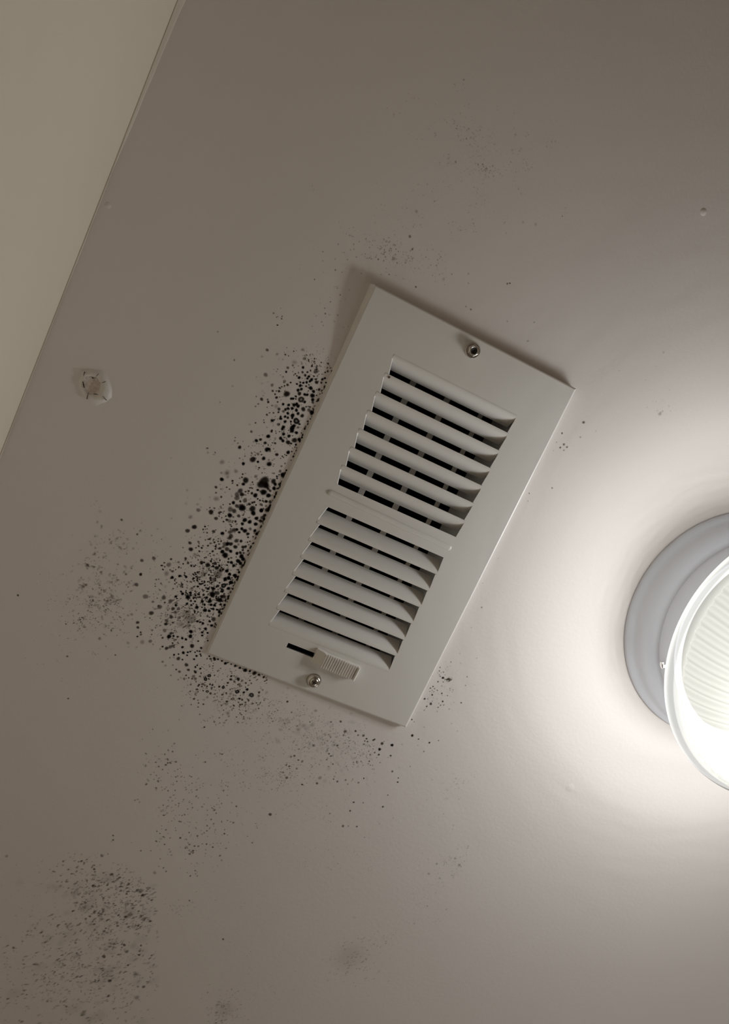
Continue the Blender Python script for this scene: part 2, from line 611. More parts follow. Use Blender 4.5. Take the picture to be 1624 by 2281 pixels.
# damper lever: ribbed thumb slide riding in its slot
HL = px_uv(755, 1488)
HT = HL + 0.0060
q = [np.array([*at(x, y, HT)]) for x, y in ((729, 1458.5), (803, 1486.5), (788, 1517.5), (714, 1486.5))]   # TL TR BR BL of the ribbed top
e1, e2 = (q[1] - q[0] + q[2] - q[3]) / 2, (q[3] - q[0] + q[2] - q[1]) / 2
o0 = q[0]
mb = MB()


def lev(s, t_, h):
    p_ = o0 + e1 * s + e2 * t_
    return (p_[0], p_[1], H - h)


prof = [(-0.27, HL - .0006), (-0.26, HL + .0020), (-0.04, HT - .0004), (-0.015, HT - .0004)]
nr = 14
for k in range(nr):
    s0 = k / nr * 0.955
    w_ = 0.955 / nr
    dp = 0.0022 if k < 8 else 0.0016
    prof += [(s0, HT - .0001), (s0 + 0.10 * w_, HT + .0002), (s0 + 0.24 * w_, HT + .0001), (s0 + 0.36 * w_, HT - dp), (s0 + 0.88 * w_, HT - dp)]
prof += [(0.945, HT - .0002), (0.952, HT + .0009), (0.972, HT + .0013), (0.992, HT + .0011), (1.008, HT + .0002), (1.012, HT - .0012), (1.012, HL - .0004)]
rows = []
for s_, h in prof:
    low_ = h < HL + .003
    ins = 0.10 if s_ < -0.02 else 0.0
    rows.append([lev(s_, 0.0 - ins * .6, HL - .0006 if low_ else HL + .0001), lev(s_, 0.03 - ins * .5, h), lev(s_, 0.5, h), lev(s_, 0.97 - ins * .8, h), lev(s_, 1.0 - ins, HL - .0006 if low_ else HL + .0001)])
mb.grid(rows)
lv = mb.build('lever', M['lever'], vent, smooth=False)
lv['label'] = 'white plastic damper slide with raised grip ridges'
mb = MB()
sa, sb = uvf(0.452, 1.560), uvf(0.475, 1.578)
mb.box(sa[0], sb[0], sa[1], sb[1], H - HL - 0.001, H - HL + 0.02)
mb.build('lever_stem', M['collar'], lv)

mb = MB()
ta, tb = uvf(0.27, 1.535), uvf(0.70, 1.5915)
mb.box(ta[0], tb[0], ta[1], tb[1], H + 0.004, H + 0.005)  # near-black sheet set behind the slot, painting the shade inside it
mb.build('slot_shade', M['duct'], vent)

# ---------------------------------------------------------------- ceiling light
LX, LY = 0.4535, 0.130
lamp = empty('ceiling_light', (LX, LY, H), 'round flush ceiling light with grey metal pan and glowing ribbed glass bowl', 'ceiling light')
prof = [(0.1141, 0.0), (0.1142, 0.0016), (0.1142, 0.0026), (0.1134, 0.0046), (0.1108, 0.0066), (0.1088, 0.0090), (0.1078, 0.0120), (0.1068, 0.0160),
        (0.1050, 0.0200), (0.1022, 0.0240), (0.0993, 0.0268), (0.0968, 0.0288), (0.0960, 0.0310), (0.0972, 0.0332), (0.0974, 0.0370), (0.0966, 0.0440), (0.0955, 0.0520), (0.0958, 0.0545),
        (0.0945, 0.0552), (0.0935, 0.0540), (0.0935, 0.0500)]
lathe(LX, LY, prof, 128).build('pan', M['pan'], lamp, smooth='angle')

RIM = 0.1258
up = [(0.0905, 0.040), (0.0905, 0.0570), (0.0925, 0.0610), (0.0985, 0.0670), (0.1080, 0.0745), (0.1170, 0.0815), (0.1230, 0.0868), (RIM - .0004, 0.0900)]
low = [(RIM, 0.0915), (RIM - .0002, 0.0940), (RIM - .0010, 0.0956), (RIM - .0028, 0.0970), (RIM - .0036, 0.0970), (RIM - .0042, 0.0963), (RIM - .0048, 0.0972), (RIM - .0062, 0.0988), (RIM - .0074, 0.1008)]
SEG, NR = 648, 72
r0, h0 = RIM - .0082, 0.1030
prof = up + low
P = []
mids = []
rad_n = 46
for i in range(SEG):
    t = 2 * math.pi * i / SEG
    row = [(LX + r * math.cos(t), LY + r * math.sin(t), H - h) for r, h in prof]
    for k in range(rad_n + 1):
        s = (k / rad_n)
        s = s ** 1.35
        r = r0 * math.cos(s * math.pi / 2 * 0.985)
        h = h0 + 0.068 * math.sin(s * math.pi / 2 * 0.985)
        swirl = 0.16 * (1 - r / r0) ** 0.75
        wv = math.cos(NR * (t + swirl))
        rib = 0.5 + 0.5 * wv
        rib = rib ** 0.8
        start = min(1.0, max(0.0, (s - 0.006 - 0.022 * (1 - rib)) / 0.010))
        amp = 0.0028 * start * min(1, r / 0.03)
        nx, nh = math.cos(s * math.pi / 2), math.sin(s * math.pi / 2)
        d = amp * (rib - 0.25)
        row.append((LX + (r + d * nx) * math.cos(t), LY + (r + d * nx) * math.sin(t), H - (h + d * nh)))
    P.append(row)
mb = MB()
mb.grid(P, closed=True)
ncol = len(P[0])
mb.f.append(tuple(i * ncol + ncol - 1 for i in range(SEG)))
midx = [0 if (k % (ncol - 1)) < len(up) - 1 else 1 for k in range(SEG * (ncol - 1))] + [1]
glass = obj('glass_shade', mb.v, mb.f, None, lamp, smooth=True, mats=[M['opal'], M['dome']], midx=midx)
glass['label'] = 'opal glass bowl with swirling ribs and a smooth rim, lit from inside'

# three radial thumbscrews hold the glass; one faces the vent
ang0 = math.atan2(0.0555, -0.085)
for k in range(3):
    t = ang0 + k * 2 * math.pi / 3
    c_, s_ = math.cos(t), math.sin(t)
    hz = 0.0455

    def ring(r, rad, seg=16, kn=0.0):
        return [(LX + c_ * r - s_ * rad * (1 + kn * (j % 2)) * math.cos(a), LY + s_ * r + c_ * rad * (1 + kn * (j % 2)) * math.cos(a), H - hz + rad * (1 + kn * (j % 2)) * math.sin(a))
                for j, a in enumerate(np.linspace(0, 2 * math.pi, seg, endpoint=False))]
    rows = [ring(0.0900, 0.0011), ring(0.0985, 0.0011), ring(0.0987, 0.0024), ring(0.0995, 0.0031, kn=.12), ring(0.1025, 0.0031, kn=.12), ring(0.1032, 0.0024), ring(0.1033, 0.0004)]
    mb = MB()
    mb.grid([[rows[j][i] for j in range(len(rows))] for i in range(16)], closed=True)
    mb.f.append(tuple(i * len(rows) + len(rows) - 1 for i in range(16)))
    mb.build('thumbscrew', M['thumb'], lamp, smooth='angle')
# inner tray with its ring of light-emitting diodes
lathe(LX, LY, [(0.0, 0.0285), (0.0925, 0.0295), (0.0930, 0.0535)], 96).build('tray', M['tray'], lamp, smooth='angle')
leds = []
for k in range(72):
    fr = (k + 0.5) / 72
    r = 0.074 * math.sqrt(0.03 + 0.97 * fr)
    t = k * 2.39996
    x_, y_ = r * math.cos(t), 0.014 + r * math.sin(t)
    rho = math.hypot(x_, y_)
    hmax = h0 + 0.068 * math.sqrt(max(0, 1 - (rho / r0) ** 2)) - 0.012
    leds.append((x_, y_, min(hmax, 0.124 + 0.032 * ((k * 0.618) % 1))))
for x_, y_, h in leds:
    ld = bpy.data.lights.new('diode', 'POINT')
    ld.energy = LAMP_W / len(leds)
    ld.color = LAMP_COL[:3]
    ld.shadow_soft_size = 0.0
    lo_ = bpy.data.objects.new('diode', ld)
    S.collection.objects.link(lo_)
    lo_.parent = lamp
    lo_.location = (x_, y_, -h)

# ---------------------------------------------------------------- painted-over plug near the wall
pc = at(216, 858, 0)
plug = empty('ceiling_plug', (pc[0], pc[1], H), 'painted-over raised hook anchor with cracked round centre, near the wall', 'ceiling anchor')
cc = at(203, 858, 0.003)
out_px = [(175, 848), (182, 827), (203, 822), (229, 823), (242, 838), (251, 868), (250, 886), (236, 897), (214, 906), (194, 894), (179, 875)]
top_px = [(181, 849), (188, 833), (204, 830), (223, 834), (238, 853), (243, 872), (240, 886), (228, 891), (212, 892), (197, 886), (185, 872)]
n_ = len(out_px)
core_r = 0.0072
O_ = [np.array([*at(*p), 0]) for p in out_px]
T_ = [np.array([*at(*p, 0.0024), 0]) for p in top_px]
lip, inn = [], []
for k in range(n_):
    d = T_[k][:2] - cc
    d = d / np.hypot(*d)
    lip.append(np.array([*(cc + d * core_r * (1.02 + .05 * math.sin(k * 2.3))), 0]))
hs = [0.0016, 0.0018, 0.0019, 0.0022, 0.0026, 0.0029, 0.0029, 0.0025, 0.0020, 0.0016, 0.0015]
mb = MB()
mb.grid([[(O_[k][0], O_[k][1], H + .0002), tuple(O_[k][:2] * .62 + T_[k][:2] * .38) + (H - hs[k] * .22,), tuple(O_[k][:2] * .15 + T_[k][:2] * .85) + (H - hs[k] * .86,), (T_[k][0], T_[k][1], H - hs[k]),
          (lip[k][0], lip[k][1], H - hs[k] - .0003), (lip[k][0] * .96 + cc[0] * .04, lip[k][1] * .96 + cc[1] * .04, H - hs[k] + .0010)] for k in range(n_)], closed=True)
mb.build('paint_collar', M['plug'], plug, smooth=True)
mb = MB()
seg = 40
rows = []
for rf, dz in ((1.02, .0018), (0.94, .0017), (0.85, .0014), (0.5, .0013), (0.0, .0013)):
    rows.append([(cc[0] + core_r * rf * math.cos(t) * (1 + .03 * math.sin(3 * t)), cc[1] + core_r * rf * math.sin(t) * (1 + .03 * math.sin(5 * t)), H - dz) for t in np.linspace(0, 2 * math.pi, seg, endpoint=False)])
mb.grid([[rows[j][i] for j in range(len(rows))] for i in range(seg)], closed=True)
o = mb.build('plug_core', M['plug_core'], plug, smooth=True)
o['label'] = 'bare rough round centre inside the cracked paint'


def crack(pts, wd, h=0.0045, name='crack'):
    mb = MB()
    P = [np.array(at(*p, h)) for p in pts]
    rows = []
    for i, p in enumerate(P):
        d = P[min(i + 1, len(P) - 1)] - P[max(i - 1, 0)]
        d = d / np.hypot(*d)
        nn = np.array([-d[1], d[0]])
        w_ = wd * (1 if 0 < i < len(P) - 1 else .35)
        rows.append([(*(p + nn * w_), H - h - .0003), (*p, H - h - .00055), (*(p - nn * w_), H - h - .0003), (*(p - nn * w_), H - h + .0022), (*(p + nn * w_), H - h + .0022), (*(p + nn * w_), H - h - .0003)])
    mb.grid(rows)
    mb.build(name, M['crack'], plug)


crack([(222.5, 853), (229, 852), (236, 850)], .00032, .0023)
crack([(212, 842), (216, 837), (220, 832)], .00022, .0019)
crack([(186, 837), (187, 832), (188, 828)], .00018, .0016)
crack([(185, 850), (186, 857), (188, 864)], .00042, .0017)
crack([(197, 875), (195, 882), (193, 889)], .00020, .0017)
crack([(229, 882), (233, 887), (237, 892)], .00016, .0029)
crack([(204, 841), (207, 842.5), (210, 842)], .00030, .0019)
crack([(208, 877.5), (214, 877.5), (219, 879)], .00026, .0024)

# ---------------------------------------------------------------- mould
ALPHA = {9: .96, 8: .87, 7: .72, 6: .56, 5: .43, 4: .32, 3: .22, 2: .14, 1: .07, 0: .02}
PROF = [(0, 1), (.35, 1), (.58, .94), (.8, .62), (.98, .2), (1.2, 0)]
SOFT = [(0, 1), (.35, .88), (.6, .66), (.85, .34), (1.1, .1), (1.35, 0)]
RING = [(0, .45), (.3, .5), (.52, .95), (.8, .95), (1.0, .4), (1.18, 0)]
SMALL = [(0, 1), (.5, .92), (.9, .45), (1.3, 0)]
XPX = DC / FPX * 1.02


class Mould:
    def __init__(s):
        s.V, s.C, s.F = [], [], []
        s.n = 0

    def spot(s, px, py, r, d, kind='', stretch=1.0, ang=0.0, tint=0):
        c_ = at(px, py)
        R = r * XPX
        if kind == 'o':
            prof = RING
        elif r < 1.9:
            prof = SMALL
        elif d <= 4.5:
            prof = SOFT
        else:
            prof = PROF
        seg = 8 if r < 1.6 else (11 if r < 3 else 20)
        lo_, hi_ = int(math.floor(d)), min(9, int(math.floor(d)) + 1)
        al = ALPHA[lo_] + (ALPHA[hi_] - ALPHA[lo_]) * (d - lo_)
        k = min(1, max(0, (d - 4.5) / 4.3))
        br = np.array([(0.085, 0.058, 0.034), (0.11, 0.060, 0.045), (0.085, 0.075, 0.025), (0.03, 0.028, 0.026)][tint])
        col = br * (1 - k) + np.array((0.007, 0.006, 0.006)) * k
        t = np.linspace(0, 2 * math.pi, seg, endpoint=False)
        wob = 1 + 0.07 * np.sin(2 * t + rng.uniform(0, 6.3)) + 0.035 * np.sin(3 * t + rng.uniform(0, 6.3)) + 0.02 * np.sin(5 * t + rng.uniform(0, 6.3))
        ca, sa_ = math.cos(ang), math.sin(ang)
        z = H - 0.00003 - rng.uniform(0, 0.00007)
        rows = []
        for f_, a_ in prof[1:]:
            ux, uy = R * f_ * wob * np.cos(t) * stretch, R * f_ * wob * np.sin(t) / math.sqrt(stretch)
            # image direction -> world direction (the view is nearly square-on)
            xi, yi = ux * ca - uy * sa_, ux * sa_ + uy * ca
            wx = (xi * B[0] + yi * B[1]) / 0.975
            wy = (xi * A[0] + yi * A[1]) / 0.99
            rows.append(np.c_[c_[0] + wx, c_[1] + wy, np.full(seg, z - 0.00008 * (1.2 - min(1.2, f_)))])
            s.C.append(np.tile([*col, al * a_], (seg, 1)))
        s.V.append(np.vstack([[c_[0], c_[1], z - 0.0001]] + rows))
        s.C.insert(len(s.C) - len(rows), np.array([[*col, al * prof[0][1]]]))
        b0 = s.n
        fs = [(b0, b0 + 1 + j, b0 + 1 + (j + 1) % seg) for j in range(seg)]
        for q_ in range(len(rows) - 1):
            a0, a1 = b0 + 1 + q_ * seg, b0 + 1 + (q_ + 1) * seg
            fs += [(a0 + j, a1 + j, a1 + (j + 1) % seg, a0 + (j + 1) % seg) for j in range(seg)]
        s.F += fs
        s.n += 1 + seg * len(rows)

    def tile(s, ox, oy, sc, spots, rk=1.0):
        for q_ in spots:
            x, y, r, d = q_[:4]
            s.spot(ox + x / sc, oy + y / sc, r / sc * rk, d, q_[4] if len(q_) > 4 else '')

    def cluster(s, cx, cy, sx, sy, ang, n, r, d, stretch=(1, 1.3), dang=None, tint=(0,), clump=0, keep=None):
        ca, sa_ = math.cos(math.radians(ang)), math.sin(math.radians(ang))
        pts = rng.normal(size=(n, 2)) * (sx, sy)
        if clump:
            cen = rng.normal(size=(max(1, n // clump), 2)) * (sx, sy)
            pts = cen[rng.integers(len(cen), size=n)] + rng.normal(size=(n, 2)) * (9, 7)
        for p in pts:
            x, y = cx + p[0] * ca - p[1] * sa_, cy + p[0] * sa_ + p[1] * ca
            if keep and not keep(x, y):
                continue
            a_ = rng.uniform(0, 3.14) if dang is None else math.radians(dang) + rng.normal() * .3
            rr = r[0] + (r[1] - r[0]) * rng.random() ** 2.2
            s.spot(x, y, rr, rng.uniform(*d), '', rng.uniform(*stretch), a_, rng.choice(tint))

    def build(s, name, label):
        V, C = np.vstack(s.V), np.vstack(s.C)
        base = V.mean(0)
        base[2] = H
        o = obj(name, V - [base[0], base[1], H], s.F, M['mould'], smooth=True)
        o.location = base
        ca = o.data.color_attributes.new('mould', 'FLOAT_COLOR', 'POINT')
        ca.data.foreach_set('color', np.ascontiguousarray(C, dtype=np.float32).ravel())
        o['label'] = label
        o['category'] = 'mould'
        o['kind'] = 'stuff'
        return o


# distance left of the plate's left edge, in photo coordinates
def left_of(x, y):
    return 831 + (y - 633) * (455 - 831) / (1455 - 633) - x


T1 = [(287,160,28,6),(465,235,28,4),(192,278,24,3),(500,322,16,2),(570,330,20,3),(930,155,32,4),(1005,185,10,3),(1190,170,10,3),(1305,140,16,3),(965,262,14,5),(960,315,32,5),(1060,250,12,6),(1105,238,12,5),(1040,365,14,7),(1135,370,22,6),(1265,385,16,6),(1390,408,20,7),(1385,290,8,7),(780,385,48,3),(750,440,22,5),(845,445,12,4),(915,405,22,3),(935,475,26,9),(660,482,26,6),(630,555,22,8),(750,550,14,4),(455,550,14,4),(1095,450,22,8),(1170,540,50,6),(1070,530,16,8),(1015,560,20,8),(925,562,24,7),(258,608,40,5),(92,650,14,3),(570,650,28,3),(600,730,32,5),(195,765,26,2),(375,795,32,5),(300,735,14,2),(795,590,14,8),(770,612,12,7),(865,660,28,9),(975,618,26,8),(1040,640,26,9),(1015,675,24,9),(1090,695,30,9),(1060,725,26,9),(1000,745,26,9),(940,755,22,9),(885,745,20,8),(825,775,22,8),(885,805,30,9),(990,815,20,8),(1075,850,38,9),(1180,745,34,8),(1170,690,22,8),(1265,750,24,7),(1350,750,20,9),(1285,690,26,8),(1330,670,22,9),(1335,565,16,8),(1380,545,22,7),(1450,540,16,8),(1450,580,12,8),(1225,875,26,8),(1125,910,32,9),(1105,985,44,9),(1110,1060,34,9),(1110,1110,24,7),(905,868,28,9),(845,885,30,9),(870,950,36,8),(965,965,28,9),(1010,970,28,9),(1180,980,14,9),(1240,955,12,9),(805,1000,22,9),(805,1045,16,9),(720,1040,24,9),(755,1040,26,9),(640,955,58,8),(900,1055,52,8,'o'),(965,1100,28,9),(1180,1090,12,9),(1285,940,18,8),(1260,1000,10,9),(1225,1080,18,8),(500,905,24,8),(510,845,20,7),(550,825,14,8),(600,808,16,8),(655,790,26,7),(710,748,18,8),(385,900,22,7),(430,955,18,6),(455,1020,26,8),(475,1100,18,7),(185,1050,32,7),(88,1000,16,5),(295,1055,20,6),(305,1100,24,8),(125,1135,20,5),(75,1180,18,5),(215,985,20,3),(200,905,24,2),(240,940,16,3),(575,1140,26,9),(675,1155,28,9),(375,1165,20,5),(285,1195,12,6),(450,1180,44,3),(500,1230,30,7),(580,1270,28,6),(620,1230,26,8),(665,1218,28,9),(490,1285,20,8),(770,1155,34,9),(820,1140,34,9),(740,1215,30,9),(845,1180,30,9),(815,1250,32,9),(940,1230,42,8),(1060,1190,22,7),(1040,1245,34,6),(1095,1290,46,9),(845,1310,30,9),(660,1305,28,9),(745,1345,40,9),(740,1390,22,9),(920,1350,36,8),(610,1365,26,9),(660,1385,24,9),(530,1400,30,9),(530,1365,20,9),(610,1455,30,9),(715,1455,22,9),(815,1445,54,9,'o'),(1020,1450,20,8),(870,1500,24,8),(375,1435,28,9),(412,1425,18,8),(490,1505,32,6),(580,1555,32,9),(560,1590,28,9),(740,1570,50,9),(770,1530,34,9),(330,1295,16,6),(400,1300,18,6),(280,1330,20,7),(225,1425,12,7),(230,1470,14,7),(75,1478,16,6),(845,1560,26,6),(375,1610,16,8)]
T2 = [(725,15,18,4),(620,45,24,3),(650,175,26,6),(930,100,10,6),(1015,170,24,8),(1090,165,10,9),(1095,203,11,9),(1160,175,12,8),(1385,155,44,9),(1465,195,32,9),(1235,220,30,9),(1330,255,32,9),(1180,295,34,9),(1220,340,32,9),(955,260,38,9),(1080,295,24,4),(1080,385,24,7),(900,378,30,8),(740,338,32,9),(815,318,28,8),(690,355,20,4),(850,235,12,5),(795,245,16,4),(745,390,14,5),(1000,315,9,6),(1315,370,44,8),(1430,330,50,8),(1515,318,36,9),(1455,410,22,9),(1440,455,12,8),(1370,390,22,8),(438,458,34,8),(360,280,7,7),(500,350,8,7),(310,405,6,6),(185,485,6,6),(600,440,12,6),(670,430,10,5),(710,428,8,5),(652,550,10,6),(930,500,44,9),(970,490,30,9),(985,525,24,6),(770,580,30,5),(840,590,14,4),(1110,590,32,8),(1080,535,16,4),(1315,550,36,9),(1210,620,14,9),(1285,605,14,9),(1255,590,12,8),(1180,658,10,8),(1230,640,12,8),(872,660,36,9),(677,680,56,8),(768,722,24,9),(505,755,32,9),(437,655,14,6),(533,618,14,6),(120,725,46,4),(240,725,10,4),(348,745,8,5),(250,810,16,2),(972,762,44,9),(970,745,62,3),(1045,800,14,5),(792,828,18,8),(735,795,12,5),(1195,800,22,5),(1258,750,16,6),(1283,875,20,9),(1170,890,28,6),(1215,955,46,9),(1112,985,20,9),(1150,955,14,9),(1060,930,18,6),(1030,925,12,6),(845,920,14,6),(895,920,7,8),(730,985,32,5),(755,1030,20,4),(540,930,18,4),(493,945,18,8),(370,890,40,4),(210,920,66,3),(210,925,30,4),(220,1000,32,3),(105,920,26,4),(115,1038,38,9),(308,1065,22,8),(480,1000,18,7),(440,1018,14,6),(548,1055,58,8),(505,1125,32,9),(395,1143,22,7),(428,1103,10,6),(255,1215,16,7),(120,1215,28,3),(175,1272,20,3),(85,1130,18,3),(670,1090,16,8),(683,1128,12,8),(640,1140,18,4),(890,1060,84,8),(830,1130,78,8.5),(920,1150,60,9),(870,1270,60,9),(960,1330,46,9),(1050,1075,48,8),(1080,1125,34,9),(1060,1200,38,9),(1165,1130,34,8),(1135,1200,20,8),(990,1245,28,7),(955,1210,30,7),(765,1230,26,9),(722,1328,44,9),(660,1290,26,8),(600,1250,22,8),(590,1290,12,8),(620,1192,14,8),(645,1190,14,8),(670,1200,14,8),(545,1260,20,7),(450,1245,48,7),(480,1310,42,8),(390,1310,48,6),(390,1375,50,6),(535,1415,44,6),(325,1460,34,9),(262,1485,18,8),(105,1355,22,7),(140,1495,14,7),(95,1535,20,3),(295,1345,18,4),(450,1440,24,5),(610,1485,30,7),(670,1460,24,8),(705,1450,22,8),(765,1390,18,9),(805,1418,20,9),(855,1425,18,9),(918,1438,30,9),(990,1445,34,7),(825,1490,28,6),(915,1518,22,6),(485,1550,68,9),(390,1520,40,7),(270,1580,52,6),(340,1610,44,7),(670,1570,60,8),(830,1600,40,9),(940,1590,50,8),(1095,1278,18,7,'o'),(10,1180,28,7),(15,1390,50,4),(10,1280,20,6)]
T3 = [(545,60,24,2),(115,175,30,2),(150,70,14,2),(370,95,24,2),(325,190,28,3),(340,295,40,5),(385,240,18,3),(548,250,14,7),(495,285,14,5),(570,330,48,8),(625,295,10,6),(715,343,22,7),(742,235,22,4),(910,390,46,9),(660,445,36,7),(765,432,16,6),(797,503,18,8),(855,470,26,8),(905,490,40,5),(1012,500,24,8),(965,490,14,7),(840,398,10,6),(1070,400,34,7),(1150,385,22,6),(1180,475,44,9),(1270,508,40,9),(1393,443,38,9),(1378,548,38,9),(1137,543,32,9),(1460,490,32,8),(1500,430,40,7),(1540,390,34,8),(1335,350,48,9),(1480,300,38,9),(198,420,42,4),(268,600,46,8),(145,668,42,7),(617,680,32,7),(775,715,36,9),(600,715,14,5),(830,605,16,3),(925,560,16,7),(935,592,14,8),(1030,550,20,5),(950,670,40,6),(1000,655,40,7),(905,695,36,6),(1040,645,28,9),(1128,633,32,9),(1182,670,42,9),(1080,697,26,9),(1235,725,34,8),(1280,635,30,6),(1362,668,32,9),(1390,722,26,9),(930,765,46,7),(905,800,36,7),(1030,850,42,7),(1113,855,30,8),(1065,915,24,5),(1010,960,40,8),(550,815,24,7),(375,785,11,6),(215,797,10,5),(343,868,24,6),(190,890,32,7),(155,855,18,2),(560,895,22,6),(632,878,22,8),(697,860,16,8),(750,858,20,7),(515,938,20,8),(425,945,24,4),(650,950,20,8),(650,995,18,8),(205,1003,42,8),(297,975,18,6),(63,972,14,6),(360,1040,20,8),(410,1045,16,4),(495,1045,20,4),(600,1040,24,8),(550,1080,16,8),(620,1110,24,5),(680,1085,14,6),(280,1100,40,4),(320,1118,18,4),(95,1055,14,3),(110,1172,28,7),(825,910,50,6),(930,908,38,8),(870,905,40,9),(790,960,30,6),(735,985,30,7),(860,1000,44,7),(925,1038,34,9),(775,1045,40,9),(825,1110,58,9),(935,1158,24,6),(1150,965,34,8),(1195,950,26,8),(1145,1018,24,8),(1040,1078,32,9),(1100,1065,30,8),(1160,1070,24,7),(1120,1130,46,9),(1150,1180,40,9),(1060,1215,44,9),(1100,1255,38,9),(938,1243,34,9),(880,1235,24,8),(980,1300,32,9),(860,1290,18,9),(568,1218,24,9),(655,1250,22,8),(155,1250,26,7),(205,1295,22,4),(400,1245,38,8),(450,1240,20,8),(510,1290,46,8),(610,1310,26,9),(675,1340,40,8),(720,1310,20,8),(430,1350,24,6),(530,1355,16,8),(565,1390,20,7),(855,1395,34,8),(905,1450,30,9),(1000,1478,34,9),(885,1520,36,9),(825,1540,36,9),(1060,1378,16,9),(700,1460,80,5),(760,1370,50,6),(430,1450,70,4),(355,1410,16,8),(300,1460,18,8),(295,1500,16,8),(262,1530,18,9),(320,1565,22,9),(262,1575,18,8),(530,1462,16,9),(560,1525,26,8),(620,1550,50,5),(120,1503,26,9),(10,1485,22,9),(25,1340,14,6),(450,1585,20,9),(405,1585,16,9),(510,1590,16,9),(930,1600,38,9),(740,820,14,4),(1240,1030,20,8),(1235,1105,14,9),(1250,920,18,6),(1275,860,14,8),(1230,868,14,6),(1330,775,14,8)]
T4 = [(510,30,38,6),(293,68,34,6),(822,45,24,7),(780,145,46,5),(960,95,22,5),(105,215,18,4),(272,320,30,8),(10,315,28,4),(740,305,50,4),(845,265,28,6),(805,240,18,6),(845,375,30,9),(820,390,20,7),(972,350,26,9),(552,415,18,6),(597,408,14,6),(535,490,14,5),(535,535,16,6),(640,485,22,5),(740,415,20,3),(785,460,16,5),(890,438,16,6),(60,470,32,3),(195,505,40,6),(140,515,24,3),(1008,530,34,6),(935,535,14,5),(860,577,16,7),(840,600,12,4),(620,603,14,6),(720,540,34,2),(408,632,14,4),(360,720,52,5),(570,752,14,6),(690,740,42,6),(690,740,55,2),(708,828,18,8),(908,720,28,9),(1002,630,22,9),(1028,670,30,9),(1175,655,28,9),(1190,590,40,4),(1125,730,48,9),(492,815,28,5),(810,805,42,6),(910,835,32,5),(908,880,26,9),(615,910,46,6),(590,890,20,5),(525,945,26,4),(465,1020,44,7),(755,930,40,3),(855,940,34,7),(955,945,34,6),(905,1010,38,5),(200,860,18,3),(195,970,18,3),(125,840,12,2),(65,835,12,2),(110,1043,30,4),(118,1130,14,3),(358,1093,14,3),(438,1110,14,5),(475,1140,16,4),(580,1075,16,3),(825,1090,38,7),(965,1105,34,5),(745,1160,38,6),(725,1220,32,8),(855,1190,16,8),(815,1228,16,5),(217,1190,32,7),(220,1280,28,7),(272,1368,18,8),(275,1408,24,6),(213,1443,20,8),(480,1330,22,5),(540,1285,16,5),(470,1408,18,5),(705,1335,40,5),(820,1385,30,7),(785,1445,44,9),(865,1435,24,9),(940,1448,24,8),(668,1468,22,7),(645,1418,16,5),(1025,1475,26,9),(1090,1495,26,9),(1170,1440,40,9),(1180,1355,38,9),(445,1530,36,5),(300,1545,46,4),(45,1560,34,3),(495,1585,22,4),(880,1510,26,5),(1110,850,26,9),(1180,800,22,9),(1255,808,22,9),(1385,808,32,9),(1185,875,22,9),(1290,915,36,9),(1380,915,18,9),(1235,745,20,8),(1260,695,24,8),(1340,730,22,9),(1250,990,20,9),(1250,1015,16,9),(1308,998,16,9),(1430,870,22,9),(1525,800,40,9),(1570,680,60,9),(1465,740,30,9),(1410,690,26,8),(1490,580,30,9),(1585,575,36,9),(1475,630,18,8),(1430,520,18,9),(1305,540,24,9),(1340,490,22,9),(1370,495,18,9),(1330,655,18,8),(1420,610,16,7),(1545,870,30,9),(1600,880,22,9),(1510,980,28,9),(1435,970,40,9),(1585,945,28,9),(1480,1075,24,7),(1580,1050,20,6),(1300,1170,24,9),(1345,1185,22,9),(1395,1205,28,9),(1445,1305,32,9),(1385,1370,26,9),(1385,1425,24,9),(1482,1378,24,9),(1335,1300,18,7),(1520,1170,26,9),(1590,1130,46,7),(1555,1245,32,9),(1485,1518,18,9),(1100,1020,80,4),(1150,1130,90,4),(1000,1220,80,3),(1230,1090,70,3),(1130,1250,60,4)]
T5 = [(1070,120,38,9),(1135,195,36,9),(1250,220,44,9),(1110,280,44,9),(1030,320,40,9),(1160,385,46,9),(1200,395,24,8),(1000,450,56,9,'o'),(865,460,40,8),(1105,515,44,9),(970,560,44,8),(920,510,18,9),(850,620,60,7),(920,780,60,9),(860,770,46,8),(950,700,40,8),(1010,700,50,7),(930,880,30,9),(1020,890,36,9),(1100,700,30,8),(970,980,26,9),(900,1045,38,9),(845,995,30,9),(890,1140,24,8),(1325,95,20,9),(795,890,34,9)]
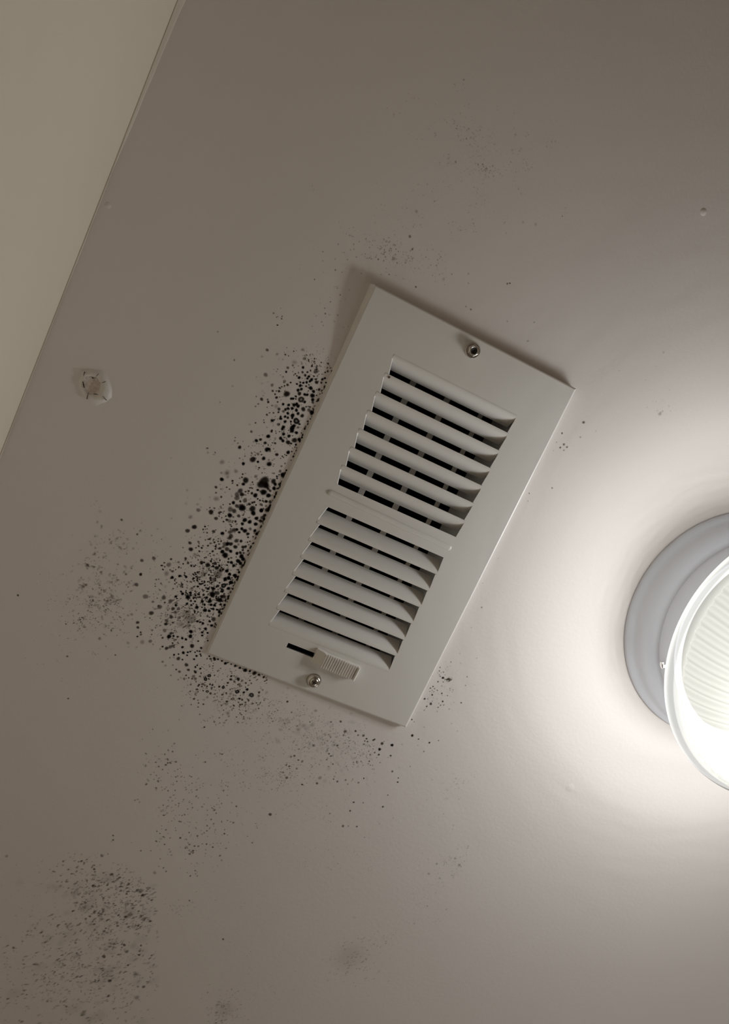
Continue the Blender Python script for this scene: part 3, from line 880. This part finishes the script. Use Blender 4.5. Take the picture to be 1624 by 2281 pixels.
T6 = [(15,70,18,8),(75,95,30,7),(130,75,30,6),(170,60,30,6),(315,78,22,9),(460,60,36,8),(597,90,20,9),(328,162,26,9),(395,155,18,9),(432,145,16,9),(385,200,16,9),(505,155,14,9),(537,135,14,9),(573,140,16,9),(585,185,16,9),(527,210,20,9),(595,210,14,9),(490,260,18,9),(188,193,18,9),(255,182,14,9),(253,250,32,7),(315,265,16,8),(185,235,16,4),(15,298,20,5),(60,355,22,4),(375,345,32,7),(170,348,12,6),(538,352,14,9),(510,378,18,9),(583,403,18,9),(405,420,24,7),(222,415,16,7),(270,447,24,6),(510,455,24,8),(495,435,14,7),(480,520,30,5),(370,503,16,7),(140,503,14,5),(410,540,14,7),(340,555,24,5),(290,540,20,3),(510,560,26,5),(460,555,16,7),(250,567,14,5),(520,600,14,6),(440,640,20,5),(395,650,14,4),(565,645,18,8),(620,635,26,6),(550,665,14,8),(608,672,14,8),(685,668,16,8),(730,640,16,8),(765,650,16,9),(755,692,20,6),(795,680,12,7),(718,508,28,9,'o'),(663,560,28,9,'o'),(798,503,14,7),(585,518,16,5),(640,515,14,4),(845,437,14,6),(890,398,12,6),(783,322,10,5),(685,255,14,6),(740,255,22,7),(800,260,28,8),(963,322,26,9),(1050,515,20,8),(1042,565,22,8),(998,617,18,8),(1155,560,30,8),(1215,585,24,5),(1130,530,30,4),(1100,600,20,6),(1170,640,30,5),(1270,618,18,7),(1330,578,14,7),(870,673,20,8),(930,683,24,9,'o'),(1290,715,24,9),(1240,760,22,8),(1140,750,32,9,'o'),(1355,800,38,8,'o'),(1470,760,22,7),(1465,810,22,5),(1585,760,26,3),(1525,722,14,6),(975,770,18,7),(915,793,18,7),(1035,715,16,6),(1040,780,28,4),(1085,800,16,5),(530,715,18,7),(628,735,14,7),(548,748,14,6),(688,745,24,7,'o'),(738,775,22,7),(805,783,14,7),(432,743,16,6),(520,770,30,4),(490,857,20,7),(548,878,12,6),(557,920,14,7),(630,938,16,7),(550,980,14,6),(690,835,22,4),(640,870,20,3),(790,835,12,5),(795,890,14,4),(1075,858,26,6,'o'),(980,895,18,7),(985,925,26,4),(915,862,18,3),(1175,855,20,8),(1215,870,20,7),(1310,875,16,7),(1265,910,16,7),(1270,940,14,6),(1160,910,14,7),(1185,945,20,7),(1215,938,14,8),(1090,960,18,7),(1370,925,18,5),(1550,862,20,4),(1040,980,18,4),(1080,1000,16,5),(1060,1025,14,5),(1270,1040,20,5),(1168,1018,12,5),(935,1027,12,6),(1000,1075,34,4),(925,1090,12,4),(1010,1125,18,4),(575,1090,14,5),(870,1143,14,6),(795,1205,18,5),(655,1190,10,5),(692,1190,10,5),(595,1210,14,3),(980,1175,12,5),(875,1225,12,4),(645,1283,16,7),(265,1172,14,4),(945,1218,20,4),(1440,1145,18,3),
      (720,215,16,9),(790,240,18,9),(850,260,18,9),(910,285,18,9),(1000,310,12,9),(1050,335,14,9),(1110,360,22,9),(1180,390,22,9),(1260,425,34,9),(1330,440,20,9),(1400,470,36,8),(1470,495,22,8),(1540,530,20,8)]
T7 = [(1480,540,22,9),(1360,520,22,7),(1330,590,22,8),(1320,655,16,7),(1255,480,16,7),(1270,470,13,7),(1270,630,14,6),(1215,655,12,6),(1205,735,13,6),(1195,765,10,5),(1218,782,10,6),(1245,785,9,5),(1335,750,11,5),(1463,667,15,7),(1483,857,16,6),(1555,935,10,6),(1548,987,12,7),(1140,940,12,7),(1075,992,16,5),(920,960,16,5),(945,1010,12,5),(820,978,16,6),(775,950,14,5),(785,918,14,4),(610,935,28,4),(575,1000,18,6),(395,1015,14,7),(210,933,20,6),(165,868,16,5),(330,823,16,5),(240,795,16,6),(205,780,12,5),(350,720,14,6),(397,735,18,5),(262,680,14,5),(303,668,16,6),(535,545,20,5),(820,545,16,6),(720,645,14,6),(742,673,14,6),(692,715,14,5),(768,768,10,7),(713,798,10,5),(1040,370,16,7),(1070,420,16,5),(1135,425,20,6),(1172,462,14,7),(1185,497,12,7),(1150,490,12,6),(1140,528,14,5),(915,375,24,6),(895,420,16,5),(860,255,18,6),(745,260,14,5),(490,260,10,6),(560,125,22,4),(267,145,14,5),(218,15,16,7),(1600,530,14,3),(1295,690,10,4),(1060,745,20,4),(1015,770,8,6)]
T8 = [(610,280,14,6),(600,338,14,6),(668,358,14,6),(598,405,12,6),(570,370,10,4),(628,370,10,4),(615,430,12,7),(660,455,26,8),(575,520,18,6),(665,525,16,5),(795,187,14,5),(733,268,12,3),(960,207,12,4),(948,40,14,3),(492,603,16,7),(448,630,15,7),(518,638,16,5),(565,667,16,5),(478,668,14,4),(505,692,14,4),(437,685,12,5),(478,743,18,8),(640,720,18,7),(780,635,18,4),(830,660,14,4),(735,755,18,4),(350,810,22,7),(405,815,12,5),(455,895,28,7),(478,850,12,5),(655,855,20,7),(385,940,17,7),(590,890,14,4),(620,920,18,5),(675,915,18,4),(577,955,18,5),(343,1005,13,5),(563,1023,14,4),(765,985,18,4),(970,877,18,6),(1068,437,16,5),(1042,583,14,5),(1203,570,12,3),(640,595,20,3),(133,1162,16,8),(172,1200,11,6),(343,1288,13,4),(140,1432,28,8),(246,1493,17,7),(430,1553,20,8),(585,1517,15,6),(233,1600,13,4),(337,1703,18,5),(805,1230,16,4),(903,1357,15,4),(103,1955,15,5),(480,2182,14,3),(548,2008,12,3),(728,1783,10,3),(845,2222,14,3),(880,2160,24,3)]
T9 = [(712,208,9,5),(727,285,7,5),(280,255,5,4),(373,255,5,4),(188,300,5,4),(615,342,12,4),(522,345,5,4),(625,262,4,4),(588,292,4,5),(628,285,4,5),(263,410,5,5),(137,467,4,7),(587,437,4,6),(748,512,6,6),(275,520,4,4),(233,602,3,9),(198,640,5,4),(202,673,6,5),(276,682,5,4),(182,722,4,4),(965,435,5,4),(915,465,10,3),(1065,433,8,3),(1065,490,6,4),(1315,490,6,6),(1080,648,6,5),(1050,630,5,5),(1300,720,6,4),(1462,725,6,4),(1423,838,7,4),(1470,135,9,3),(1095,130,7,3),(752,57,10,3),(872,382,5,4),(838,380,4,4)]

# dense black growth along the vent's left edge
g = Mould()
g.tile(560, 760, 8.12, T1)
g.tile(480, 940, 8.12, T2)
g.tile(400, 1100, 8.12, T3)
g.tile(280, 1240, 8.12, T4)
g.tile(400, 1260, 10.15, T5)
kl = lambda x, y: left_of(x, y) > 1
g.cluster(690, 850, 40, 50, 25, 160, (0.7, 2.2), (5, 8.5), keep=kl, clump=6)
g.cluster(640, 960, 40, 70, 25, 150, (0.7, 2.0), (5, 8), keep=kl, clump=6)
g.cluster(560, 1120, 60, 90, 25, 260, (0.7, 2.2), (4, 8), keep=kl, clump=6)
g.cluster(480, 1290, 45, 60, 25, 420, (0.8, 2.6), (6, 9), keep=kl, clump=8)
g.cluster(455, 1330, 28, 35, 25, 260, (0.8, 2.4), (6, 9), keep=kl)
g.cluster(410, 1380, 36, 30, -30, 330, (0.8, 2.4), (3, 5.5), stretch=(1, 2), dang=-30, keep=kl)
g.cluster(480, 1268, 22, 20, 0, 150, (0.8, 1.8), (4, 7), keep=kl, tint=(0, 3))
g.cluster(390, 1310, 60, 70, 0, 170, (0.7, 1.7), (3, 6.5), keep=kl, clump=5)
g.cluster(700, 800, 22, 22, 0, 70, (0.6, 1.3), (4, 7), keep=kl)
for k in range(170):           # growth tucked right against the plate edge
    y = rng.uniform(850, 1400)
    if rng.random() < 0.45 and not (1020 < y < 1050):
        x = 829 + (y - 633) * (455 - 831) / (1455 - 633)
        g.spot(x - rng.uniform(-1, 4), y, rng.uniform(1.5, 3.4), rng.uniform(6, 9), '', rng.uniform(1, 1.8), math.radians(114))
g.build('mould_patch', 'dense black mould colony spreading along the left edge of the vent')

# faint reddish-brown specks left of it
g = Mould()
g.cluster(235, 1300, 36, 62, 15, 300, (1.2, 3.9), (2.1, 4.0), stretch=(1, 1.6), tint=(1, 0), clump=5)
g.cluster(205, 1370, 28, 22, 0, 110, (0.8, 1.9), (4, 6.5), tint=(0, 1), clump=4)
g.cluster(175, 1330, 50, 75, 0, 120, (0.7, 1.8), (2, 5), stretch=(1, 2.2), dang=-25, tint=(0,))
g.cluster(265, 1200, 28, 12, 0, 45, (0.9, 2.6), (2, 4), tint=(1, 0))
g.cluster(260, 1385, 18, 22, 0, 30, (1.2, 3), (3, 4.5), tint=(0,))
g.cluster(150, 1400, 70, 90, 0, 50, (0.7, 1.5), (2, 5), stretch=(1, 2.2), dang=-25)
for x, y, r, d in ((271, 1158, 3, 6), (306, 1190, 2.6, 6), (40, 1326, 2.6, 7), (195, 1258, 3.4, 6), (150, 1462, 2.6, 6), (152, 1556, 2.4, 6), (248, 1404, 2.4, 6), (257, 1459, 2.2, 6), (222, 1423, 4, 4), (147, 1390, 2, 6),
                   (485, 739, 2, 5), (522, 802, 2.4, 5), (518, 860, 2.6, 4), (490, 896, 1.6, 5), (524, 975, 1.2, 8), (463, 1008, 3, 3), (381, 1020, 1.4, 4), (417, 1092, 3.2, 3), (351, 1178, 2.6, 3), (312, 1183, 3, 4), (382, 1155, 2.6, 3)):
    g.spot(x, y, r, d)
g.build('mould_patch', 'faint reddish-brown mould specks left of the dense black colony')

# sooty specks under the lower edge of the vent
g = Mould()
g.tile(360, 1430, 6.767, T6)
g.tile(600, 1560, 5.413, T7)
g.cluster(500, 1535, 55, 30, 25, 260, (0.8, 2.0), (4, 7), clump=6)
g.cluster(570, 1500, 18, 8, 20, 70, (0.9, 2.2), (4, 6.5), stretch=(1, 1.8), dang=-20)
g.cluster(560, 1580, 80, 30, 15, 260, (0.7, 1.6), (3, 5.5), clump=5)
g.cluster(650, 1610, 90, 26, 18, 520, (0.7, 1.7), (2, 4.6), clump=6, tint=(0, 3))
g.cluster(770, 1655, 45, 22, 15, 330, (0.7, 1.9), (2, 5), clump=6, tint=(0, 3))
g.cluster(620, 1690, 110, 35, 0, 420, (0.7, 1.8), (2, 4.4), clump=6, tint=(0, 3))
g.cluster(600, 1735, 35, 16, 0, 170, (0.7, 1.7), (2.5, 4.6), clump=8, tint=(0, 3))
g.cluster(690, 1640, 75, 30, 15, 90, (3, 7), (1, 1.9), tint=(3, 0))
g.build('mould_patch', 'fine grey mould specks spread below the lower edge of the vent')

# thin scatter further down
g = Mould()
for x, y, r, d in ((602, 1814, 4.4, 6.5), (788, 1787, 2.6, 7), (809, 1788, 2, 6), (780, 1806, 2.6, 7), (853, 1797, 2.8, 7), (864, 1771, 2, 6), (764, 1840, 3.4, 6), (795, 1841, 2.6, 6), (776, 1840, 2, 5), (735, 1812, 2.4, 5), (812, 1865, 2, 5), (876, 1822, 2, 4), (886, 1742, 2.4, 5), (887, 1733, 1.6, 5),
                   (252, 1861, 2.4, 6), (252, 1871, 2.4, 6), (497, 2092, 3, 6), (422, 2006, 2.4, 6), (500, 1857, 2.6, 6), (440, 1862, 2.6, 6), (430, 1895, 3, 6), (424, 1951, 2.4, 6), (474, 1887, 2.6, 6), (490, 1906, 3, 5), (562, 1877, 2.6, 5), (415, 1887, 4, 4), (370, 1941, 2.6, 5), (314, 1895, 2.6, 5), (336, 1895, 2, 5), (357, 1913, 2, 5)):
    g.spot(x, y, r, d)
g.cluster(375, 1725, 35, 30, 0, 70, (1.2, 3.0), (3, 5.6), clump=2)
g.cluster(430, 1790, 55, 55, 20, 150, (1.2, 3.0), (3, 5.8), clump=2)
g.cluster(450, 1880, 45, 40, 20, 80, (1.2, 3.0), (3, 6), clump=2)
g.cluster(620, 1790, 140, 50, 0, 130, (0.8, 1.8), (2, 5), clump=3)
g.cluster(790, 1890, 60, 40, 0, 70, (0.8, 1.9), (2, 4.5), clump=3)
g.cluster(680, 1870, 50, 50, 0, 55, (0.8, 1.8), (2, 4.2), clump=3)
g.cluster(400, 2025, 22, 12, 0, 40, (1, 2.6), (2, 3.6))
g.cluster(450, 1950, 160, 120, 0, 90, (0.8, 1.5), (2, 4.5))
g.build('mould_patch', 'sparse dark dots scattered across the ceiling well below the vent')

# fuzzy brown growth in the lower left corner, its tufts' shadows painted as stretched specks
g = Mould()
fz = -25
kp = lambda x, y: x < 352 and y > 1900
g.cluster(265, 2000, 60, 42, 25, 420, (1.2, 3.6), (2.5, 5.2), stretch=(1.0, 1.8), dang=fz, keep=kp, clump=5, tint=(0, 2))
g.cluster(260, 2080, 62, 60, 0, 420, (1.2, 3.5), (2.1, 4.6), stretch=(1.0, 1.9), dang=fz, keep=kp, clump=4)
g.cluster(180, 2180, 110, 70, 0, 820, (1.2, 3.8), (1.8, 4.6), stretch=(1.0, 2.2), dang=fz, keep=kp)
g.cluster(130, 2060, 90, 90, 0, 300, (1.0, 2.8), (1.2, 3.4), stretch=(1.0, 2.2), dang=fz, keep=kp)
g.cluster(200, 1960, 60, 24, 20, 150, (1.0, 3.0), (2.4, 5.2), stretch=(1.0, 1.8), dang=fz, keep=kp)
g.cluster(230, 2120, 90, 90, 10, 70, (8, 20), (.8, 1.3), stretch=(1, 1.5), dang=fz, keep=kp, tint=(2, 0))
for x, y, r, d in ((210, 1936, 3.4, 6), (207, 1973, 3.6, 6), (307, 1983, 5, 5), (318, 1995, 5, 5), (290, 2038, 6, 4.5), (280, 2042, 4, 5), (314, 2041, 4, 5), (277, 2105, 4, 6), (282, 2120, 4.6, 5), (314, 2106, 2.8, 6), (310, 2127, 3.2, 6), (231, 2130, 4.6, 6), (244, 2185, 5, 6), (302, 2170, 6, 4.5), (320, 2198, 4.4, 5.5), (242, 2218, 4, 5.5), (285, 2150, 2.8, 6), (262, 2062, 4, 5), (232, 2074, 4, 5), (282, 1991, 3, 6), (30, 2111, 3.4, 5), (15, 1907, 4, 4), (305, 2222, 7, 4), (240, 2168, 16, 2), (50, 2097, 3, 4), (148, 2242, 3, 5), (185, 2258, 8, 4)):
    g.spot(x, y, r, d, tint=2 if r > 5 else 0)
g.build('mould_patch', 'fuzzy brown mould patch with painted tuft shadows in the lower left of the ceiling')

# faint smudges low in the middle and right
g = Mould()
g.cluster(500, 2245, 22, 28, 0, 130, (1.0, 3.0), (2, 3.8), stretch=(1, 2), dang=fz)
g.cluster(790, 2140, 40, 28, -20, 150, (1.0, 3.2), (1.6, 3.4), stretch=(1, 1.8), dang=fz)
g.cluster(850, 2080, 14, 14, 0, 30, (1.0, 2.6), (2, 3.4))
g.cluster(560, 2200, 50, 40, 0, 60, (1.0, 2.4), (1.5, 3), stretch=(1, 2), dang=fz)
g.spot(780, 2130, 45, 1.2)
g.spot(500, 2250, 26, 1.4)
g.build('mould_patch', 'pale brown mould smudges near the lower middle of the ceiling')
g = Mould()
g.cluster(1000, 1935, 35, 30, -35, 110, (0.9, 2.4), (1.6, 3.6), clump=4, tint=(3, 0))
g.cluster(950, 1980, 60, 45, -35, 70, (0.9, 2.2), (1.4, 3), clump=4, tint=(3, 0))
g.cluster(1020, 1745, 28, 14, -30, 45, (0.8, 2), (1.8, 3.4), stretch=(1, 2), dang=fz, tint=(3, 0))
g.cluster(930, 1880, 70, 40, 0, 50, (0.8, 1.8), (1.6, 3.4), tint=(3, 0))
for x, y, r, d in ((973, 1924, 3.6, 4), (1023, 1927, 4.4, 4), (1014, 1912, 3, 3), (955, 1946, 4, 3.5), (979, 1956, 3, 3.5), (952, 2018, 2.6, 4.5), (923, 2057, 3, 3.5), (1022, 1780, 2, 4), (988, 1813, 2, 4), (997, 1760, 2, 4)):
    g.spot(x, y, r, d, tint=3)
g.build('mould_patch', 'faint grey mould specks on the pale ceiling below the lamp side of the vent')

# specks at the lower right edge of the vent
g = Mould()
g.tile(900, 1450, 7.605, T8)
g.cluster(980, 1535, 24, 30, 25, 90, (0.6, 1.4), (2, 4.6), clump=4)
for k in range(40):
    g.spot(900 + (750 + rng.normal() * 26) / 7.605, 1450 + (485 + rng.normal() * 18) / 7.605, rng.uniform(.9, 2.2), rng.uniform(3, 5), '', 1.5, rng.uniform(0, 3), 2)
for x, y, r, d in ((1073, 1353, 2.2, 5), (1075, 1299, 1.6, 3), (1050, 1398, 1.6, 4), (1062, 1466, 1.8, 4), (1110, 1244, 1.2, 4), (1120, 1320, 1.2, 3), (1230, 1087, 2.4, 5), (1179, 1099, 2, 5), (1176, 1116, 1.6, 4)):
    g.spot(x, y, r, d)
g.build('mould_patch', 'small dark mould dots by the lower right edge of the vent')

# specks by the upper right corner of the vent
g = Mould()
for x, y, r, d in ((1300, 941, 3.6, 6), (1252, 965, 2.6, 6), (1256, 990, 3, 6), (1263, 996, 2.6, 6), (1248, 997, 2.6, 6), (1293, 974, 2.6, 4), (1256, 1003, 2, 5), (1240, 985, 1.6, 4), (1233, 1004, 1.6, 3), (1327, 960, 1.6, 3), (1470, 922, 5, 3.6), (1476, 916, 3, 3), (1464, 915, 2, 3), (1478, 785, 3, 3), (1380, 826, 1.6, 3), (1490, 905, 2, 3)):
    g.spot(x, y, r, d)
g.cluster(1480, 880, 25, 25, 0, 22, (.8, 1.6), (2, 3))
g.build('mould_patch', 'few dark dots on the ceiling by the upper right corner of the vent')

# thin specks above the vent
g = Mould()
g.tile(650, 450, 2.707, T9, rk=1.0)
g.cluster(880, 570, 50, 22, 20, 110, (0.8, 2.0), (2, 4.4), clump=3)
g.cluster(950, 600, 90, 25, 25, 80, (0.8, 2.0), (2, 4), clump=3)
g.cluster(735, 690, 30, 50, 25, 30, (0.8, 1.8), (2, 4.6))
g.cluster(830, 580, 70, 30, 0, 40, (0.8, 1.7), (2, 4))
g.build('mould_patch', 'thin scatter of brown specks above the top corner of the vent')
g = Mould()
g.cluster(1080, 330, 90, 50, 20, 260, (0.8, 2.0), (1.4, 3.2), clump=5)
g.cluster(1080, 378, 18, 8, 0, 40, (1, 2.2), (2, 3.4))
g.cluster(950, 430, 90, 60, 0, 110, (0.8, 1.8), (1.4, 2.8), clump=4)
g.cluster(970, 500, 100, 40, 0, 70, (0.8, 2.0), (1.6, 3.4), clump=3)
for x, y, r, d in ((1083, 377, 4, 3), (1033, 178, 2.4, 4), (1130, 632, 2.6, 5), (1015, 360, 2.4, 3), (1165, 495, 3, 3), (412, 209, 3, 4), (377, 737, 1.4, 6), (38, 755, 1.4, 6)):
    if x > 500:
        g.spot(x, y, r, d)
g.build('mould_patch', 'very faint specks high on the ceiling, farthest above the vent')
